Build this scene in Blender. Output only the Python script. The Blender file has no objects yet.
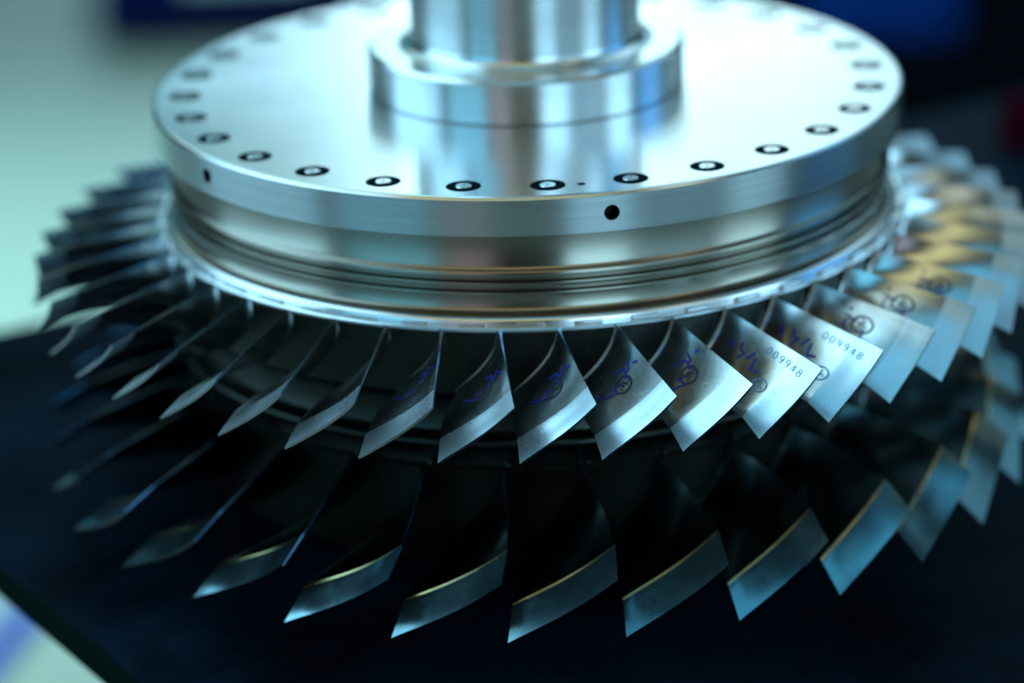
import bpy, bmesh, math, random
import numpy as np
from mathutils import Vector, Matrix, Euler
random.seed(7)
C = bpy.context.scene.collection
SC = bpy.context.scene
S = 0.2            # metres per modelling unit (radius of the top disc)
PI = math.pi

# ------------------------------------------------------------------ camera
cam = bpy.data.objects.new('camera', bpy.data.cameras.new('camera'))
C.objects.link(cam); SC.camera = cam
CP = Vector((0.0, -8.31915, 2.40242))
cr = Vector((0.9994346, -0.0048619, -0.0332693))
cu = Vector((0.032837, 0.3537971, 0.9347456))
cf = Vector((-0.0072259, 0.9353095, -0.3537567))
M = Matrix(((cr.x, cu.x, -cf.x, CP.x*S), (cr.y, cu.y, -cf.y, CP.y*S), (cr.z, cu.z, -cf.z, CP.z*S), (0, 0, 0, 1)))
cam.matrix_world = M
cam.data.sensor_width = 36; cam.data.lens = 3227.67/1024*36
cam.data.clip_start = 0.05; cam.data.clip_end = 200
cam.data.dof.use_dof = True
FP = Vector((0.24, -1.27, -0.46))
cam.data.dof.focus_distance = (FP-CP).dot(cf)*S
cam.data.dof.aperture_fstop = 2.5
SC.view_settings.view_transform = 'Standard'; SC.view_settings.look = 'None'
SC.view_settings.gamma = 1; SC.view_settings.exposure = 0.12

# ------------------------------------------------------------------ world: added soft panels of light, standing in for the unseen workshop
W = bpy.data.worlds.new('World'); SC.world = W; W.use_nodes = True
nt = W.node_tree; nt.nodes.clear()
def N(t, **k):
    n = nt.nodes.new(t)
    for a, b in k.items(): setattr(n, a, b)
    return n
def mth(op, *a):
    n = N('ShaderNodeMath', operation=op)
    for i, v in enumerate(a):
        if isinstance(v, (int, float)): n.inputs[i].default_value = v
        else: nt.links.new(v, n.inputs[i])
    return n.outputs[0]
tc = N('ShaderNodeTexCoord'); sp = N('ShaderNodeSeparateXYZ'); nt.links.new(tc.outputs['Generated'], sp.inputs[0])
X, Y, Z = sp.outputs
azf = mth('ARCTAN2', X, mth('MULTIPLY', Y, -1.0))     # 0 towards the viewer, + to the right
azb = mth('ARCTAN2', X, Y)                            # 0 straight behind the rotor, + to the right
el = mth('ARCSINE', Z)
def edge(v, lo, hi, s):
    a = N('ShaderNodeMapRange', interpolation_type='SMOOTHSTEP'); nt.links.new(v, a.inputs[0])
    a.inputs[1].default_value = lo-s; a.inputs[2].default_value = lo+s
    b = N('ShaderNodeMapRange', interpolation_type='SMOOTHSTEP'); nt.links.new(v, b.inputs[0])
    b.inputs[1].default_value = hi-s; b.inputs[2].default_value = hi+s; b.inputs[3].default_value = 1; b.inputs[4].default_value = 0
    return mth('MULTIPLY', a.outputs[0], b.outputs[0])
acc = None
def panel(az, a0, a1, e0, e1, sa, se, col, st):
    """soft rectangle of sky-dome light; angles in degrees"""
    global acc
    d = math.radians
    m = mth('MULTIPLY', edge(az, d(a0), d(a1), d(sa)), edge(el, d(e0), d(e1), d(se)))
    v = N('ShaderNodeVectorMath', operation='SCALE'); v.inputs[0].default_value = [c*st for c in col]; nt.links.new(m, v.inputs['Scale'])
    if acc is None: acc = v.outputs[0]
    else:
        s = N('ShaderNodeVectorMath', operation='ADD'); nt.links.new(acc, s.inputs[0]); nt.links.new(v.outputs[0], s.inputs[1]); acc = s.outputs[0]
WB = (0.42, 0.80, 1.0); TEAL = (0.12, 0.55, 0.62); BLUE = (0.06, 0.32, 0.75); YEL = (0.85, 0.80, 0.42); ICE = (0.54, 0.87, 1.0)
panel(azf, -400, 400, -95, 95, 1, 1, (0.3, 0.7, 1.0), 0.004)      # faint fill of the hall
# panels added behind the rotor, shaped for the disc's reflections
panel(azb, -2.9, 2.6, 8, 60, .5, 5, ICE, 3.6)
panel(azb, 2.6, 4.3, 8, 60, .4, 5, (0.42, 0.78, 0.82), 1.0)
panel(azb, 4.3, 6.2, 8, 60, .4, 5, (0.7, 0.95, 0.95), 2.8)
panel(azb, 7, 16, 8, 46, 1.2, 6, (0.3, 0.7, 0.9), 1.0)
panel(azb, -34, -3.5, 21, 66, 3, 4, (0.50, 0.85, 0.85), 1.1)
panel(azb, 15, 45, 26, 60, 4, 8, ICE, 1.5)
panel(azb, -30, -4, 4, 18, 1.5, 4, (0.03, 0.35, 0.50), 0.6)
# panels added for the blade reflections: blue on the left, yellow towards the viewer
panel(azf, -136, -82, 26, 66, 6, 6, (0.42, 0.80, 1.0), 3.2)
panel(azf, -82, -56, 36, 62, 6, 6, ICE, 1.6)
panel(azf, -54, 34, 38, 60, 16, 9, (0.95, 0.86, 0.42), 1.0)
panel(azf, 46, 70, 34, 60, 6, 8, (0.9, 0.95, 0.75), 1.0)
panel(azf, 95, 150, 20, 60, 8, 8, WB, 0.5)
panel(el, -400, 400, 72, 100, 1, 4, (0.16, 0.58, 0.85), 1.0)
# low panels added to put reflected bands on the upright walls
panel(azf, -112, -66, -16, 18, 3, 5, (0.36, 0.74, 1.0), 3.6)
panel(azf, -58, -30, -16, 24, 3, 6, (0.13, 0.48, 0.70), 2.4)
panel(azf, -28, -12, -16, 24, 3, 6, (0.34, 0.33, 0.40), 1.3)
panel(azf, 10.5, 29, -16, 26, 1.2, 6, (0.40, 0.76, 1.0), 3.8)
panel(azf, 29, 56, -16, 26, 4, 6, (0.24, 0.50, 0.68), 1.6)
panel(azf, 60, 80, -16, 26, 4, 6, (0.42, 0.78, 1.0), 3.6)
panel(azf, 88, 112, -10, 24, 5, 6, BLUE, 2.2)
bg = N('ShaderNodeBackground'); nt.links.new(acc, bg.inputs[0]); bg.inputs[1].default_value = 1.0
ow = N('ShaderNodeOutputWorld'); nt.links.new(bg.outputs[0], ow.inputs[0])

# ------------------------------------------------------------------ lamps added out of view to brighten the floor
def area(name, loc, target, sx, sy, power, col, spread=180):
    l = bpy.data.lights.new(name, 'AREA'); l.shape = 'RECTANGLE'; l.size = sx*S; l.size_y = sy*S
    l.energy = power; l.color = col; l.spread = math.radians(spread)
    o = bpy.data.objects.new(name, l); C.objects.link(o)
    o.location = Vector(loc)*S
    o.rotation_euler = (Vector(target)-Vector(loc)).to_track_quat('-Z', 'Y').to_euler()
    return o
area('added_floor_light', (-12, 12, 6), (-3.6, 11.3, -5), 4, 4, 43, (0.42, 0.87, 0.87), 62)
area('left_floor_light', (-9, 3, 5), (-4, 7, -5), 3, 3, 8, (0.55, 0.95, 0.80), 70)

# ------------------------------------------------------------------ materials
def mat(name, col, metal=0.0, rough=0.5, **k):
    m = bpy.data.materials.new(name); m.use_nodes = True
    b = m.node_tree.nodes['Principled BSDF']
    b.inputs['Base Color'].default_value = (*col, 1); b.inputs['Metallic'].default_value = metal; b.inputs['Roughness'].default_value = rough
    for a, v in k.items(): b.inputs[a].default_value = v
    return m, m.node_tree, b
def noise(t, scale, det=4, vec=None, rough=.5):
    n = t.nodes.new('ShaderNodeTexNoise'); n.inputs['Scale'].default_value = scale; n.inputs['Detail'].default_value = det; n.inputs['Roughness'].default_value = rough
    if vec: t.links.new(vec, n.inputs['Vector'])
    return n.outputs['Fac']
def rng(t, v, a, b, lo=0.3, hi=0.7):
    n = t.nodes.new('ShaderNodeMapRange'); t.links.new(v, n.inputs[0])
    n.inputs[1].default_value = lo; n.inputs[2].default_value = hi; n.inputs[3].default_value = a; n.inputs[4].default_value = b
    return n.outputs[0]
def turned(name, col, rough, aniso, wear=0.06, lines=0.05):
    """lathe-turned steel: grooves run round the axis, so highlights fan out across them"""
    m, t, b = mat(name, col, 1.0, rough)
    tcn = t.nodes.new('ShaderNodeTexCoord'); P = tcn.outputs['Object']; Nn = tcn.outputs['Normal']
    zc = t.nodes.new('ShaderNodeVectorMath'); zc.operation = 'CROSS_PRODUCT'; zc.inputs[0].default_value = (0, 0, 1); t.links.new(P, zc.inputs[1])
    g = t.nodes.new('ShaderNodeNewGeometry')
    tx = t.nodes.new('ShaderNodeVectorMath'); tx.operation = 'CROSS_PRODUCT'; t.links.new(g.outputs['Normal'], tx.inputs[0]); t.links.new(zc.outputs[0], tx.inputs[1])
    nm = t.nodes.new('ShaderNodeVectorMath'); nm.operation = 'NORMALIZE'; t.links.new(tx.outputs[0], nm.inputs[0])
    b.inputs['Anisotropic'].default_value = aniso; t.links.new(nm.outputs[0], b.inputs['Tangent'])
    # radius / height -> fine turning lines
    sx = t.nodes.new('ShaderNodeSeparateXYZ'); t.links.new(P, sx.inputs[0])
    cx = t.nodes.new('ShaderNodeCombineXYZ'); t.links.new(sx.outputs[0], cx.inputs[0]); t.links.new(sx.outputs[1], cx.inputs[1])
    ln = t.nodes.new('ShaderNodeVectorMath'); ln.operation = 'LENGTH'; t.links.new(cx.outputs[0], ln.inputs[0])
    at = t.nodes.new('ShaderNodeMath'); at.operation = 'ARCTAN2'; t.links.new(sx.outputs[0], at.inputs[0]); t.links.new(sx.outputs[1], at.inputs[1])
    c2 = t.nodes.new('ShaderNodeCombineXYZ')
    for i, (o_, k_) in enumerate(((ln.outputs['Value'], 900), (sx.outputs[2], 900), (at.outputs[0], 1.5))):
        mm = t.nodes.new('ShaderNodeMath'); mm.operation = 'MULTIPLY'; t.links.new(o_, mm.inputs[0]); mm.inputs[1].default_value = k_; t.links.new(mm.outputs[0], c2.inputs[i])
    f = noise(t, 1.0, 3, c2.outputs[0])
    mx = t.nodes.new('ShaderNodeMix'); mx.data_type = 'RGBA'; t.links.new(rng(t, f, 0, 1, .3, .7), mx.inputs[0])
    mx.inputs[6].default_value = (*[c*(1-lines) for c in col], 1); mx.inputs[7].default_value = (*[min(1, c*(1+lines)) for c in col], 1)
    t.links.new(mx.outputs[2], b.inputs['Base Color'])
    n2 = noise(t, 14, 5, P)
    add = t.nodes.new('ShaderNodeMath'); add.operation = 'ADD'; t.links.new(rng(t, n2, rough-wear, rough+wear), add.inputs[0])
    t.links.new(rng(t, f, -0.006, 0.006), add.inputs[1]); t.links.new(add.outputs[0], b.inputs['Roughness'])
    return m
steel_disc = turned('turned_steel_face', (0.74, 0.79, 0.82), 0.23, 0.78, .03, .02)
steel_rim = turned('turned_steel_rim', (0.62, 0.69, 0.71), 0.21, 0.9, 0.02, 0.08)
steel_shaft = turned('ground_steel', (0.66, 0.71, 0.72), 0.25, 0.7, .03)
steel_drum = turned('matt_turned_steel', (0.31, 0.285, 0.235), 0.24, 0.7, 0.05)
steel_dark = turned('shade_darkened_steel', (0.035, 0.040, 0.036), 0.27, 0.3, 0.08)  # shade between the blades is put into this base colour

steel_black = turned('shade_blackened_steel', (0.018, 0.02, 0.017), 0.30, 0.3, 0.08)  # shade under the blade rows is put into this base colour

def blade_material(name, col, rough, metal=1.0):
    m, t, b = mat(name, col, metal, rough)
    tcn = t.nodes.new('ShaderNodeTexCoord'); oi = t.nodes.new('ShaderNodeObjectInfo')
    ad = t.nodes.new('ShaderNodeVectorMath'); ad.operation = 'ADD'; t.links.new(tcn.outputs['Object'], ad.inputs[0])
    sc_ = t.nodes.new('ShaderNodeVectorMath'); sc_.operation = 'SCALE'; sc_.inputs[0].default_value = (7, 3, 5); t.links.new(oi.outputs['Random'], sc_.inputs['Scale'])
    t.links.new(sc_.outputs[0], ad.inputs[1])
    n1 = noise(t, 38, 6, ad.outputs[0], .6)
    n2 = noise(t, 420, 3, ad.outputs[0])
    a = t.nodes.new('ShaderNodeMath'); a.operation = 'ADD'; t.links.new(rng(t, n1, rough-.05, rough+.09), a.inputs[0]); t.links.new(rng(t, n2, -.02, .02), a.inputs[1])
    t.links.new(a.outputs[0], b.inputs['Roughness'])
    bp = t.nodes.new('ShaderNodeBump'); bp.inputs['Strength'].default_value = .12; bp.inputs['Distance'].default_value = 0.0002
    t.links.new(noise(t, 90, 4, ad.outputs[0]), bp.inputs['Height']); t.links.new(bp.outputs[0], b.inputs['Normal'])
    mx = t.nodes.new('ShaderNodeMix'); mx.data_type = 'RGBA'; t.links.new(rng(t, n1, 0, 1, .35, .75), mx.inputs[0])
    mx.inputs[6].default_value = (*col, 1); mx.inputs[7].default_value = (*[c*.82 for c in col], 1)
    t.links.new(mx.outputs[2], b.inputs['Base Color'])
    return m
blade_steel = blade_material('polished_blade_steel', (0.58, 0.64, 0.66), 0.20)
blade_steel_low = blade_material('shaded_blade_steel', (0.09, 0.11, 0.11), 0.17)  # blade steel again, with the lower row's shade put into its colour
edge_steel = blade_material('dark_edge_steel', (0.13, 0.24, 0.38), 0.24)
edge_steel_low = blade_material('shaded_edge_steel', (0.05, 0.10, 0.16), 0.24)  # edge steel darkened, lower-row shade in the colour
glint_steel = blade_material('gold_glint_steel', (0.62, 0.56, 0.30), 0.22, 1.0)  # golden glint along the lower tip crease, painted as a strip colour
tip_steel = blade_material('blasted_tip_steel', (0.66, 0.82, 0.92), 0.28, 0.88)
tip_steel_low = blade_material('blasted_shaded_tip_steel', (0.20, 0.36, 0.42), 0.17, 0.97)  # tip steel with the dimness of the lower row coloured in
black_oxide, _, _ = mat('black_oxide', (0.004, 0.012, 0.015), 0.0, 0.35, **{'Specular IOR Level': 0.0})
hole_dark, _, _ = mat('hole_bore', (0.03, 0.035, 0.03), 0.6, 0.45)
ink_blue, _, _ = mat('blue_marker_ink', (0.01, 0.015, 0.30), 0.0, 0.5)
ink_black, _, _ = mat('black_stamp_ink', (0.012, 0.015, 0.03), 0.0, 0.5)
etch, _, _ = mat('etched_digits', (0.10, 0.27, 0.40), 0.5, 0.5)
def table_mat():
    m, t, b = mat('worn_black_tabletop', (0.02, 0.025, 0.03), 0.0, 0.45, **{'Specular IOR Level': 0.005})
    P = t.nodes.new('ShaderNodeTexCoord').outputs['Object']
    n1 = noise(t, 9, 8, P, .65); n2 = noise(t, 60, 5, P, .6)
    mx = t.nodes.new('ShaderNodeMix'); mx.data_type = 'RGBA'; t.links.new(rng(t, n1, 0, 1, .38, .68), mx.inputs[0])
    mx.inputs[6].default_value = (0.0015, 0.003, 0.006, 1); mx.inputs[7].default_value = (0.004, 0.015, 0.030, 1)
    t.links.new(mx.outputs[2], b.inputs['Base Color'])
    t.links.new(rng(t, n1, .38, .62), b.inputs['Roughness'])
    bp = t.nodes.new('ShaderNodeBump'); bp.inputs['Strength'].default_value = .3; bp.inputs['Distance'].default_value = .001
    t.links.new(n2, bp.inputs['Height']); t.links.new(bp.outputs[0], b.inputs['Normal'])
    return m
tabletop_m = table_mat()
table_edge_m, _, _ = mat('table_edge_band', (0.003, 0.010, 0.008), 0.0, 0.6, **{'Specular IOR Level': 0.0})
def floor_mat():
    m, t, b = mat('pale_floor', (0.5, 0.56, 0.5), 0.0, 0.38)
    P = t.nodes.new('ShaderNodeTexCoord').outputs['Object']
    mx = t.nodes.new('ShaderNodeMix'); mx.data_type = 'RGBA'; t.links.new(noise(t, 1.3, 4, P), mx.inputs[0])
    mx.inputs[6].default_value = (0.14, 0.16, 0.145, 1); mx.inputs[7].default_value = (0.19, 0.21, 0.19, 1)
    t.links.new(mx.outputs[2], b.inputs['Base Color']); return m
floor_m = floor_mat()
blue_paint, _, _ = mat('blue_floor_paint', (0.004, 0.02, 0.22), 0.0, 0.6, **{'Specular IOR Level': 0.05})
navy, _, _ = mat('navy_painted_steel', (0.002, 0.005, 0.035), 0.0, 0.45, **{'Specular IOR Level': 0.0})
grey_lid, _, _ = mat('grey_green_lid', (0.22, 0.32, 0.28), 0.0, 0.6)
blackm, _, _ = mat('black_painted_steel', (0.002, 0.003, 0.005), 0.0, 0.5, **{'Specular IOR Level': 0.0})
bluem, _, _ = mat('blue_painted_steel', (0.002, 0.025, 0.15), 0.0, 0.5, **{'Specular IOR Level': 0.0})
redm, _, _ = mat('dark_red_paint', (0.028, 0.002, 0.007), 0.0, 0.6, **{'Specular IOR Level': 0.0})

# ------------------------------------------------------------------ helpers
def link(name, me, m, parent=None, loc=None, rz=0, angle=35):
    if m is not None: me.materials.append(m)
    me.polygons.foreach_set('use_smooth', [True]*len(me.polygons))
    me.set_sharp_from_angle(angle=math.radians(angle))
    o = bpy.data.objects.new(name, me); C.objects.link(o)
    if parent: o.parent = parent
    if loc: o.location = loc
    o.rotation_euler = (0, 0, rz)
    return o
def from_bm(bm):
    me = bpy.data.meshes.new('mesh'); bmesh.ops.recalc_face_normals(bm, faces=bm.faces); bm.to_mesh(me); bm.free(); return me
def lathe(prof, n=360, closed=True):
    """prof: (radius, z) list in modelling units"""
    bm = bmesh.new(); rows = []
    for r, z in prof:
        if r < 1e-6: rows.append([bm.verts.new((0, 0, z*S))]); continue
        rows.append([bm.verts.new((r*S*math.sin(2*PI*k/n), -r*S*math.cos(2*PI*k/n), z*S)) for k in range(n)])
    pairs = list(zip(rows, rows[1:])) + ([(rows[-1], rows[0])] if closed else [])
    for A, B in pairs:
        for k in range(n):
            a = [A[k % len(A)], A[(k+1) % len(A)]] if len(A) > 1 else [A[0]]
            b = [B[(k+1) % len(B)], B[k % len(B)]] if len(B) > 1 else [B[0]]
            if len(a)+len(b) > 2: bm.faces.new(a+b)
    return from_bm(bm)
def arc(cx, cz, r, a0, a1, n=5):
    return [(cx+r*math.cos(math.radians(a0+(a1-a0)*i/n)), cz+r*math.sin(math.radians(a0+(a1-a0)*i/n))) for i in range(n+1)]
def box_bm(bm, c, sz, rot=None, bev=0):
    r = bmesh.ops.create_cube(bm, size=1); vs = r['verts']
    bmesh.ops.scale(bm, vec=[v*S for v in sz], verts=vs)
    if bev:
        es = list({e for v in vs for e in v.link_edges}); rr = bmesh.ops.bevel(bm, geom=es, offset=bev*S, segments=2, affect='EDGES', profile=.7)
        vs = list({v for f in rr['faces'] for v in f.verts} | {v for v in vs if v.is_valid})
    if rot is not None: bmesh.ops.rotate(bm, cent=(0, 0, 0), matrix=Matrix.Rotation(rot, 3, 'Z'), verts=vs)
    bmesh.ops.translate(bm, vec=[v*S for v in c], verts=vs)
    return vs
def cyl_at(bm, p, axis, r, h, n=24):
    q = Vector(axis).to_track_quat('Z', 'Y').to_matrix().to_4x4()
    bmesh.ops.create_cone(bm, cap_ends=True, segments=n, radius1=r*S, radius2=r*S, depth=h*S, matrix=Matrix.Translation(Vector(p)*S) @ q)
def cyl(r, a, z): return np.array([r*math.sin(a), -r*math.cos(a), z])

# ------------------------------------------------------------------ setting
ZT = -1.16; ZF = ZT-3.75
bm = bmesh.new()
vs = [bm.verts.new((x*S, y*S, ZF*S)) for x, y in ((-300, -300), (300, -300), (300, 300), (-300, 300))]; bm.faces.new(vs)
fl = link('floor', from_bm(bm), floor_m); fl['kind'] = 'structure'
def strip(name, pts, w, m, z):
    bm = bmesh.new(); a, b = Vector(pts[0]), Vector(pts[1]); d = (b-a).normalized(); p = Vector((-d.y, d.x))*w/2
    bm.faces.new([bm.verts.new((v.x*S, v.y*S, z*S)) for v in (a+p, a-p, b-p, b+p)])
    o = link(name, from_bm(bm), m); o['kind'] = 'structure'; return o
strip('floor_marking', [(-3.3, 4.6), (-2.45, 8.4)], .17, blue_paint, ZF+.03)

tu = Vector((.846, .533)); tw = Vector((.533, -.846)); corner = Vector((-2.305, .973))
LU, LW = 5.6, 5.2
tab = bpy.data.objects.new('workbench', None); C.objects.link(tab)
ctr = corner+tu*LU/2+tw*LW/2; rot = math.atan2(tu.y, tu.x)
tab.location = (ctr.x*S, ctr.y*S, ZF*S); tab.rotation_euler = (0, 0, rot)
tab['label'] = 'dark scuffed workbench the bladed rotor stands on'; tab['category'] = 'workbench'
def tpart(name, c, sz, m, bev=.01):
    bm = bmesh.new(); box_bm(bm, c, sz, None, bev); return link(name, from_bm(bm), m, tab)
hT = ZT-ZF
tpart('tabletop', (0, 0, hT-.03), (LU, LW, .06), tabletop_m)
tpart('edge_band', (0, 0, hT-.106), (LU+.004, LW+.004, .088), table_edge_m)
for sx in (-1, 1):
    for sy in (-1, 1):
        tpart('leg', (sx*(LU/2-1.5), sy*(LW/2-1.0), (hT-.15)/2), (.22, .22, hT-.152), blackm)

# things far behind, out of focus
def thing(name, label, cat, loc, rz=0):
    o = bpy.data.objects.new(name, None); C.objects.link(o); o.location = [v*S for v in loc]; o.rotation_euler = (0, 0, rz)
    o['label'] = label; o['category'] = cat; return o
def part(name, par, m, boxes, bev=.03):
    bm = bmesh.new()
    for c, sz in boxes: box_bm(bm, c, sz, None, bev)
    return link(name, from_bm(bm), m, par)
tr = thing('tool_trolley', 'blurred navy trolley with a grey green tray on the pale floor, left of the shaft', 'trolley', (-2.55, 19.0, ZF), .05)
part('body', tr, navy, [((0, 0, .29), (2.3, 1.5, .34))])
part('tray', tr, grey_lid, [((.15, .15, .49), (1.1, .8, .05))])
part('handle', tr, blackm, [((-1.1, .7, 1.2), (.06, .06, 1.5)), ((1.1, .7, 1.2), (.06, .06, 1.5)), ((0, .7, 1.95), (2.26, .06, .06))], .01)
for sx in (-1, 1):
    for sy in (-1, 1):
        bmw = bmesh.new(); cyl_at(bmw, (sx*.8, sy*.6, .07), (1, 0, 0), .06, .08); link('wheel', from_bm(bmw), blackm, tr)
cb = thing('machine_cabinet', 'blurred black machine cabinet with a blue panel behind the right side of the rotor', 'cabinet', (5.0, 13.4, ZF), 0)
part('body', cb, blackm, [((-.35, 0, 2.1), (7.3, 3.0, 4.0))])
part('panel', cb, bluem, [((-2.7, -1.52, 2.0), (1.0, .04, .6))], .01)
for sx in (-3.6, 2.9): part('foot', cb, blackm, [((sx, 0, .05), (.4, 2.6, .1))])
rb = thing('red_cap', 'small dark red screw cap blurred on the bench behind the right blades', 'cap', (1.80, 2.95, ZT), .2)
link('shell', lathe([(0, .17), (.070, .17), (.082, .158), (.086, .0), (.0, .0)], 48, False), redm, rb)
link('grip_ring', lathe([(.084, .02), (.094, .022), (.094, .06), (.084, .062)], 48), redm, rb)

# ------------------------------------------------------------------ the rotor
rotor = bpy.data.objects.new('turbine_rotor', None); C.objects.link(rotor)
rotor.location = (0, 0, ZT*S)
rotor['label'] = 'steel turbine rotor, two rows of blades below a bolted disc and shaft, on the bench'
rotor['category'] = 'rotor'
UP = Vector((0, 0, -ZT*S))
def rp(o): o.location = UP if o.parent is rotor else o.location; return o

# shaft and collar
prof = [(0, 1.5), (.296, 1.5), (.303, 1.49), (.303, .146)] + arc(.331, .146, .028, 180, 268, 8) + [(.334, .1165), (.334, .10), (0, .10)]
rp(link('shaft', lathe(prof, closed=False), steel_shaft, rotor))
prof = [(.336, .10), (.336, .114), (.339, .117), (.410, .117), (.419, .108), (.419, .003), (.30, .003), (.30, .10)]
collar = rp(link('collar', lathe(prof), steel_shaft, rotor))

# disc with counterbored bolt holes and cross holes
def boolean(me, cutter_bm):
    a = bpy.data.objects.new('a', me); b = bpy.data.objects.new('b', from_bm(cutter_bm)); C.objects.link(a); C.objects.link(b)
    md = a.modifiers.new('b', 'BOOLEAN'); md.object = b; md.operation = 'DIFFERENCE'; md.solver = 'EXACT'
    dg = bpy.context.evaluated_depsgraph_get(); out = bpy.data.meshes.new_from_object(a.evaluated_get(dg))
    bpy.data.objects.remove(a); bpy.data.objects.remove(b); return out
prof = [(0, 0), (.988, 0), (.995, -.002), (1.0, -.008), (1.0, -.098), (.996, -.102), (.90, -.102), (0, -.102)]
NB, RB, PHB = 28, .911, .0465
cut = bmesh.new()
for k in range(NB):
    cyl_at(cut, cyl(RB, PHB+k*2*PI/NB, 0), (0, 0, 1), .0435, .036, 32)
ah = .195; d = cyl(1, ah, 0); cyl_at(cut, cyl(1.0, ah, -.051), d, .0195, .12, 32)
al = -.945; d = cyl(1, al, 0); cyl_at(cut, cyl(1.0, al, -.051), d, .0195, .12, 32)
cyl_at(cut, cyl(.918, PHB+.088, 0), (0, 0, 1), .011, .05, 20)
disc = rp(link('flange_disc', boolean(lathe(prof, 480, False), cut), steel_disc, rotor, angle=7))
# rim faces take the side finish
disc.data.materials.append(steel_rim); disc.data.materials.append(hole_dark)
for p in disc.data.polygons:
    c = p.center/S; r = math.hypot(c.x, c.y)
    if r > .9965: p.material_index = 1
    if r < .985 and -.09 < c.z < -.003: p.material_index = 2
    if r >= .985 and r < .9965 and abs(p.normal.z) < .98 and -.09 < c.z < -.02: p.material_index = 2
# bolt: black socket ring round a bright pin
def bolt_ring():
    b = bmesh.new(); n = 40; prof = [(.0205, -.017), (.0205, -.001), (.023, .0005), (.0400, .0005), (.0425, -.003), (.0425, -.017)]
    rows = [[b.verts.new((r*S*math.cos(2*PI*k/n), r*S*math.sin(2*PI*k/n), z*S)) for k in range(n)] for r, z in prof]
    for A, B in zip(rows, rows[1:]):
        for k in range(n): b.faces.new((A[k], A[(k+1) % n], B[(k+1) % n], B[k]))
    return from_bm(b)
def bolt_pin():
    b = bmesh.new(); n = 36; prof = [(.0200, -.016), (.0200, .0005), (.0185, .002), (.0050, .002), (.0045, -.003)]
    rows = [[b.verts.new((r*S*math.cos(2*PI*k/n), r*S*math.sin(2*PI*k/n), z*S)) for k in range(n)] for r, z in prof]
    for A, B in zip(rows, rows[1:]):
        for k in range(n): b.faces.new((A[k], A[(k+1) % n], B[(k+1) % n], B[k]))
    b.faces.new(rows[-1]); return from_bm(b)
pin_m = turned('bright_pin', (0.75, 0.78, 0.8), .25, 0.0, .03, .05)
b0 = link('bolt', bolt_ring(), black_oxide, disc); p0 = link('bolt_pin', bolt_pin(), blade_steel, b0, angle=15)
for k in range(NB):
    if k == 0: b, p = b0, p0
    else:
        b = b0.copy(); C.objects.link(b)
    b.location = Vector(cyl(RB, PHB+k*2*PI/NB, 0))*S; b.rotation_euler = (0, 0, random.random()*6)

# drum with three sealing grooves, flange, spacer
prof = [(.80, -.1035), (.953, -.1035), (.953, -.190), (.957, -.197), (.964, -.2005), (.966, -.204), (.966, -.212),
        (.950, -.2145), (.950, -.2255), (.966, -.2285), (.967, -.2325), (.966, -.237), (.950, -.2395), (.950, -.2505), (.966, -.2535), (.967, -.2575), (.966, -.262),
        (.953, -.265), (.952, -.296), (.956, -.303), (.965, -.308), (.976, -.309), (.80, -.309)]
rp(link('sealing_drum', lathe(prof), steel_drum, rotor, angle=40))
prof = [(.80, -.3095), (.968, -.3095), (.976, -.311), (.984, -.315), (.988, -.321), (.988, -.334), (.996, -.334), (1.001, -.3335), (1.0045, -.336), (1.0045, -.341), (1.001, -.344), (.998, -.346), (.80, -.346)]
rp(link('retaining_ring', lathe(prof), steel_disc, rotor))
prof = [(.80, -.3465), (.996, -.3465), (.996, -.505), (.995, -.509), (.965, -.512), (.94, -.53), (.928, -.56), (.925, -.60), (.932, -.630), (.945, -.640),
        ] + arc(.965, -.650, .012, 110, -80, 6) + [(.945, -.668), (.935, -.69), (.935, -.722), (.80, -.722)]
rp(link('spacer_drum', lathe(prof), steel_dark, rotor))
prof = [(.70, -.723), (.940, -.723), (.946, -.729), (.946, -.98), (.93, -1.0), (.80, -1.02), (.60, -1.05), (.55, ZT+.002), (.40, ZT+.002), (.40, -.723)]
rp(link('lower_disc', lathe(prof), steel_black, rotor))

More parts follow.
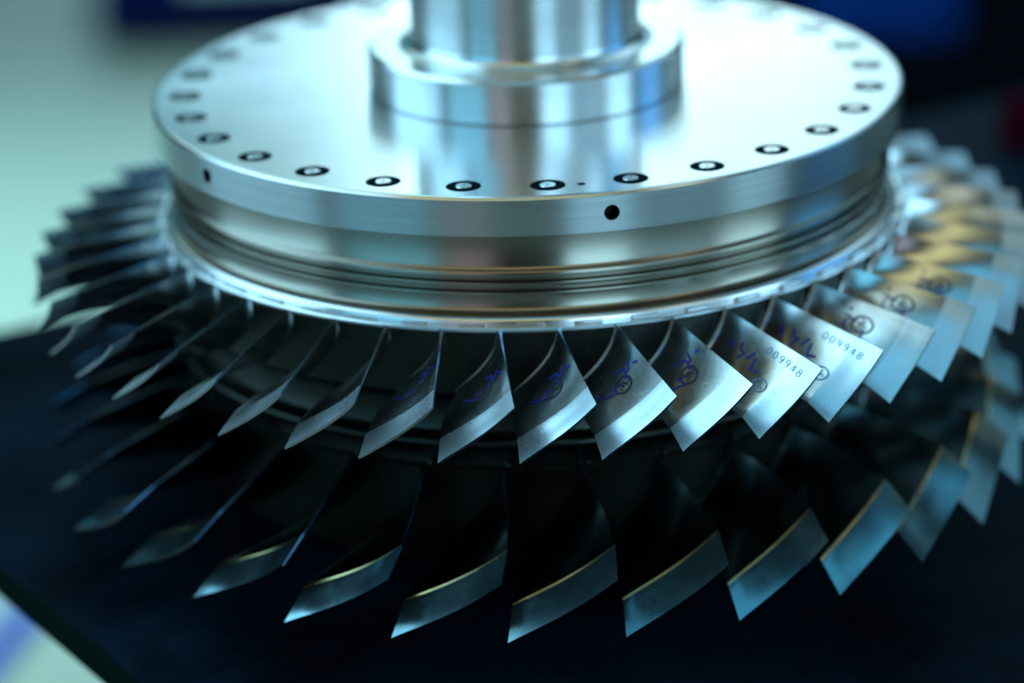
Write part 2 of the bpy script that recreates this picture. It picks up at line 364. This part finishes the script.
# ---------------- blades
def sm(x, a, b):
    t = min(1, max(0, (x-a)/(b-a))); return t*t*(3-2*t)
def lerpc(st, v):
    d = min(.016, v, 1-v)
    if d < 1e-4: return lerp1(st, v)
    q = [lerp1(st, v+d*k) for k in (-1, -.5, 0, .5, 1)]
    return [sum(c)/5 for c in zip(*q)]
def lerp1(st, v):
    """piecewise curve through (v, r, a, z) stations, smooth away from the crease"""
    vs = [s[0] for s in st]
    for i in range(len(st)-1):
        if v <= vs[i+1]+1e-9:
            t = (v-vs[i])/(vs[i+1]-vs[i]); return [st[i][k]*(1-t)+st[i+1][k]*t for k in (1, 2, 3)]
    return list(st[-1][1:])
class Blade:
    def __init__(s, le, te, bow0, bow1, th0, th1, tipdish, vk, bowv=0.0, ridge=0.0, step=0.0):
        s.ridge = ridge; s.step = step
        s.le, s.te, s.b0, s.b1, s.t0, s.t1, s.dish, s.vk, s.bowv = le, te, bow0, bow1, th0, th1, tipdish, vk, bowv
    def mid(s, u, v):
        L = cyl(*lerpc(s.le, v)); T = cyl(*lerpc(s.te, v)); P = L*(1-u)+T*u
        c = T-L; L0 = cyl(*lerpc(s.le, 0)); L1 = cyl(*lerpc(s.le, 1))
        n = np.cross(c, L1-L0); n /= np.linalg.norm(n)
        if n[2] < 0: n = -n
        bow = s.b0+(s.b1-s.b0)*v
        d = -bow*4*u*(1-u)*(1+.35*(1-2*u))                    # chordwise hollow
        d += -s.bowv*math.sin(PI*min(1, v/s.vk))*.5             # spanwise hollow inside the crease
        d += s.dish*sm(v, s.vk+.08, 1.0)*math.sin(PI*u)**.7*.6     # honed tip
        va = s.vk-s.step; h = .62 if s.step else 1.0
        rg = v/va if v < va else (1-(1-h)*(v-va)/s.step if v < s.vk else h*(1-v)/(1-s.vk))
        if not s.step: rg = math.sin(PI*v**1.15)*.8
        d += s.ridge*rg*(1-(1-u)**2.5)
        return P+n*d, n
    def pt(s, u, v, side):
        P, n = s.mid(u, v); e = min(u, 1-u)
        th = (s.t0+(s.t1-s.t0)*v)*(min(1, .6+e*4))
        th += .012*math.exp(-v/.018)       # root fillet
        return P+n*side*th/2
    def mesh(s, nu=20, nv=36):
        vv = sorted(set([round(x, 4) for x in [0, .008, .018, .03, .05, .08]+[.1+.9*i/nv for i in range(nv+1)]+[s.vk-s.step-.006, s.vk-s.step+.006, s.vk-s.step*.5, s.vk-.006, s.vk+.006]]))
        bm = bmesh.new(); top = []; bot = []
        for v in vv:
            top.append([bm.verts.new(s.pt(i/nu, v, 1)*S) for i in range(nu+1)])
            bot.append([bm.verts.new(s.pt(i/nu, v, -1)*S) for i in range(nu+1)])
        for A in (top, bot):
            for j in range(len(vv)-1):
                for i in range(nu): bm.faces.new((A[j][i], A[j][i+1], A[j+1][i+1], A[j+1][i]))
        for j in range(len(vv)-1):
            for i in (0, nu): bm.faces.new((top[j][i], top[j+1][i], bot[j+1][i], bot[j][i]))
        ne = 2*(len(vv)-1)*nu
        for j in (0, len(vv)-1):
            for i in range(nu): bm.faces.new((top[j][i], top[j][i+1], bot[j][i+1], bot[j][i]))
        bm.faces.ensure_lookup_table()
        for f in bm.faces: f.material_index = 0
        nj = len(vv)-1
        for k in range(ne, ne+2*nj): bm.faces[k].material_index = 3
        for side in range(2):
            for j in range(nj):
                if vv[j] >= s.vk-s.step-.001:
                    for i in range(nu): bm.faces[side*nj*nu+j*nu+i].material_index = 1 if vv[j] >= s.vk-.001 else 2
        return bm
    def ribbon(s, bm, strokes, u0, v0, sc, w, ang=0.0, off=.0009):
        """strokes: polylines in a local frame, x out along the span, y towards the leading edge"""
        Lv, Lu = .31, .225
        ca, sa = math.cos(ang), math.sin(ang)
        def P(x, y):
            x, y = x*sc, y*sc; x, y = x*ca-y*sa, x*sa+y*ca
            u = u0-y/Lu; v = v0+x/Lv
            q = s.pt(u, v, 1); _, n = s.mid(u, v); return (q+n*off)*S
        for st in strokes:
            pts = []
            for a, b in zip(st, st[1:]):
                k = max(1, int(math.hypot(b[0]-a[0], b[1]-a[1])*sc/.006))
                pts += [(a[0]+(b[0]-a[0])*i/k, a[1]+(b[1]-a[1])*i/k) for i in range(k)]
            pts.append(st[-1]); h = w/2/sc; rows = []
            for i, p in enumerate(pts):
                a = pts[max(0, i-1)]; b = pts[min(len(pts)-1, i+1)]; dx, dy = b[0]-a[0], b[1]-a[1]; l = math.hypot(dx, dy) or 1
                nx, ny = -dy/l*h, dx/l*h
                rows.append((bm.verts.new(P(p[0]+nx, p[1]+ny)), bm.verts.new(P(p[0]-nx, p[1]-ny))))
            for A, B in zip(rows, rows[1:]): bm.faces.new((A[0], A[1], B[1], B[0]))

UPH, UD = -.2248, 2*PI/44
LPH, LD = -.0705, 2*PI/30
upper = Blade(
    le=[(0, 1.003, -.002, -.339), (.40, 1.136, .018, -.3645), (.78, 1.268, .034, -.388), (1, 1.343, .0425, -.4030)],
    te=[(0, 1.003, -.112, -.500), (.40, 1.140, -.104, -.508), (.78, 1.278, -.0945, -.516), (1, 1.358, -.0938, -.5385)],
    bow0=.024, bow1=.010, th0=.010, th1=.0065, tipdish=.003, vk=.78, ridge=.019)
lower = Blade(
    le=[(0, .951, -.026, -.7314), (.22, 1.037, -.012, -.747), (.46, 1.135, -.0005, -.774), (.74, 1.245, .004, -.811), (1, 1.3307, -.0049, -.8635)],
    te=[(0, .951, -.185, -.932), (.22, 1.050, -.184, -.934), (.46, 1.150, -.186, -.939), (.74, 1.272, -.195, -.951), (1, 1.3594, -.2041, -1.0022)],
    bow0=.030, bow1=.014, th0=.012, th1=.0065, tipdish=.002, vk=.74, ridge=.012, step=.018)
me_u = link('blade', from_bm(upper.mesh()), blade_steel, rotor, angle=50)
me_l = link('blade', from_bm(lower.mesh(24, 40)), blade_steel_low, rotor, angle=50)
def ring(o0, n, ph, da):
    out = {}
    for k in range(n):
        o = o0 if k == 0 else o0.copy()
        if k: C.objects.link(o); o.parent = rotor
        o.location = UP; o.rotation_euler = (0, 0, ph+da*k)
        kk = k if k <= n//2 else k-n
        out[kk] = o
    return out
for m_ in (tip_steel, glint_steel, edge_steel): me_u.data.materials.append(m_)
for m_ in (tip_steel_low, glint_steel, edge_steel_low): me_l.data.materials.append(m_)
ub = ring(me_u, 44, UPH, UD); lb = ring(me_l, 30, LPH, LD)

# ---------------- marks on the blades
def circ(cx, cy, r, n=26, a0=0, a1=360): return [(cx+r*math.cos(math.radians(a0+(a1-a0)*i/n)), cy+r*math.sin(math.radians(a0+(a1-a0)*i/n))) for i in range(n+1)]
DIG = {'0': [circ(.3, .5, .3)[:0] or [(.3+.28*math.cos(t*PI/10), .5+.5*math.sin(t*PI/10)) for t in range(21)]],
       '9': [[(.3+.26*math.cos(t*PI/8), .72+.27*math.sin(t*PI/8)) for t in range(17)], [(.56, .72), (.54, .35), (.42, .06), (.28, 0)]],
       '4': [[(.45, 0), (.45, 1), (.02, .3), (.6, .3)]],
       '8': [[(.3+.22*math.cos(t*PI/8), .76+.23*math.sin(t*PI/8)) for t in range(17)], [(.3+.27*math.cos(t*PI/8), .26+.27*math.sin(t*PI/8)) for t in range(17)]]}
def text(s_):
    out = []
    for i, c in enumerate(s_):
        for st in DIG[c]: out.append([(x+i*1.02, y) for x, y in st])
    return out
STAMP = [circ(0, 0, 1), circ(0, 0, .93), [(-.45, .1), (.1, .35)], [(-.3, -.35), (.35, .0)], [(.0, .5), (.35, .35)], circ(-.1, -.02, .2, 10), [(-.6, -.3), (-.35, -.5)], [(.25, -.45), (.5, -.25)], [(-.15, .7), (.1, .72)]]
SCRIB_A = [[(-.9, 1.9), (-.55, 2.3)], [(-1.6, 1.5), (-.9, 1.2), (-.75, .55), (-.2, .5)], [(-2.0, -.2), (-1.6, .7), (-1.0, .9)],
           [(-.7, -.9), (.35, -.75), (-.2, -1.9), (-1.0, -2.5)], [(-.2, -.2), (-.5, -.9)]]
SCRIB_B = [[(-.2, .9), (.1, .2), (.7, .3), (.35, -.6)], [(1.5, .9), (1.2, -.1)], [(-1.3, .5), (-.9, -.3)], [(1.9, .6), (2.2, -.6), (3.0, -.3)]]
SMALL = [[(-1.1, -.3), (-.5, -.1), (-1.0, .2)], [(-1.1, -.7), (-.3, -.4)], [(-1.0, -1.1), (-.2, -.8)], [(-.9, -1.5), (-.1, -1.2)], [(-.4, -1.7), (-.2, -.3)]]
def marks(blade, name, m, items):
    b = bmesh.new()
    for st, u0, v0, sc, w, ang in items: upper.ribbon(b, st, u0, v0, sc, w, ang)
    for f in b.faces: f.normal_update()
    me = bpy.data.meshes.new(name); b.to_mesh(me); b.free()
    return link(name, me, m, blade)
for k, j in ((0, .5), (1, .52), (2, .5), (3, .5), (4, .48)):
    ju = .40 + random.uniform(-.01, .02)
    marks(ub[k], 'inspection_stamp', ink_black, [(STAMP, ju, j, .027, .0052, random.uniform(-.3, .3)), (SMALL, ju+.22, j-.03, .022, .0032, .1)])
    marks(ub[k], 'handwritten_mark', ink_blue, [(SCRIB_A, ju, j, .031, .0068, random.uniform(-.15, .15))])
for k, (u0, v0) in {5: (.57, .68), 6: (.60, .70)}.items():
    marks(ub[k], 'inspection_stamp', etch, [(STAMP, u0, v0, .021, .003, .4)])
    marks(ub[k], 'serial_number', etch, [(text('009948'), .19, .53, .0195, .0024, -.06)])
    marks(ub[k], 'handwritten_mark', ink_blue, [(SCRIB_B, .36, .30, .030, .0068, -.1)])
for k, (u0, v0) in {7: (.28, .50), 8: (.25, .50), 9: (.25, .55)}.items():
    marks(ub[k], 'inspection_stamp', ink_black, [(STAMP, u0, v0, .026, .0035, .2)])
    marks(ub[k], 'handwritten_mark', ink_blue, [(SCRIB_A[:4], u0, v0-.02, .022, .005, .5)])

# ---------------- locking tabs bridging the slot above the blade roots, beads standing in for highlights on the lower root fillets
b = bmesh.new(); box_bm(b, (0, -.9925, -.3285), (.068, .0105, .0105), None, .002); t0 = link('locking_tab', from_bm(b), steel_disc, rotor)
for k in range(44):
    o = t0 if k == 0 else t0.copy()
    if k: C.objects.link(o)
    o.location = UP; o.rotation_euler = (0, 0, UPH+UD*(k+.5))
b = bmesh.new(); bmesh.ops.create_uvsphere(b, u_segments=16, v_segments=10, radius=.007*S, matrix=Matrix.Translation(Vector((0, -.946, -.716))*S)); q0 = link('root_glint_bead', from_bm(b), steel_dark, rotor)  # added beads imitate fillet highlights
for k in range(30):
    o = q0 if k == 0 else q0.copy()
    if k: C.objects.link(o)
    o.location = UP; o.rotation_euler = (0, 0, LPH-.01+LD*k)
# a bright pin on every bolt
for o in list(disc.children):
    if o is b0: continue
    p = p0.copy(); C.objects.link(p); p.parent = o
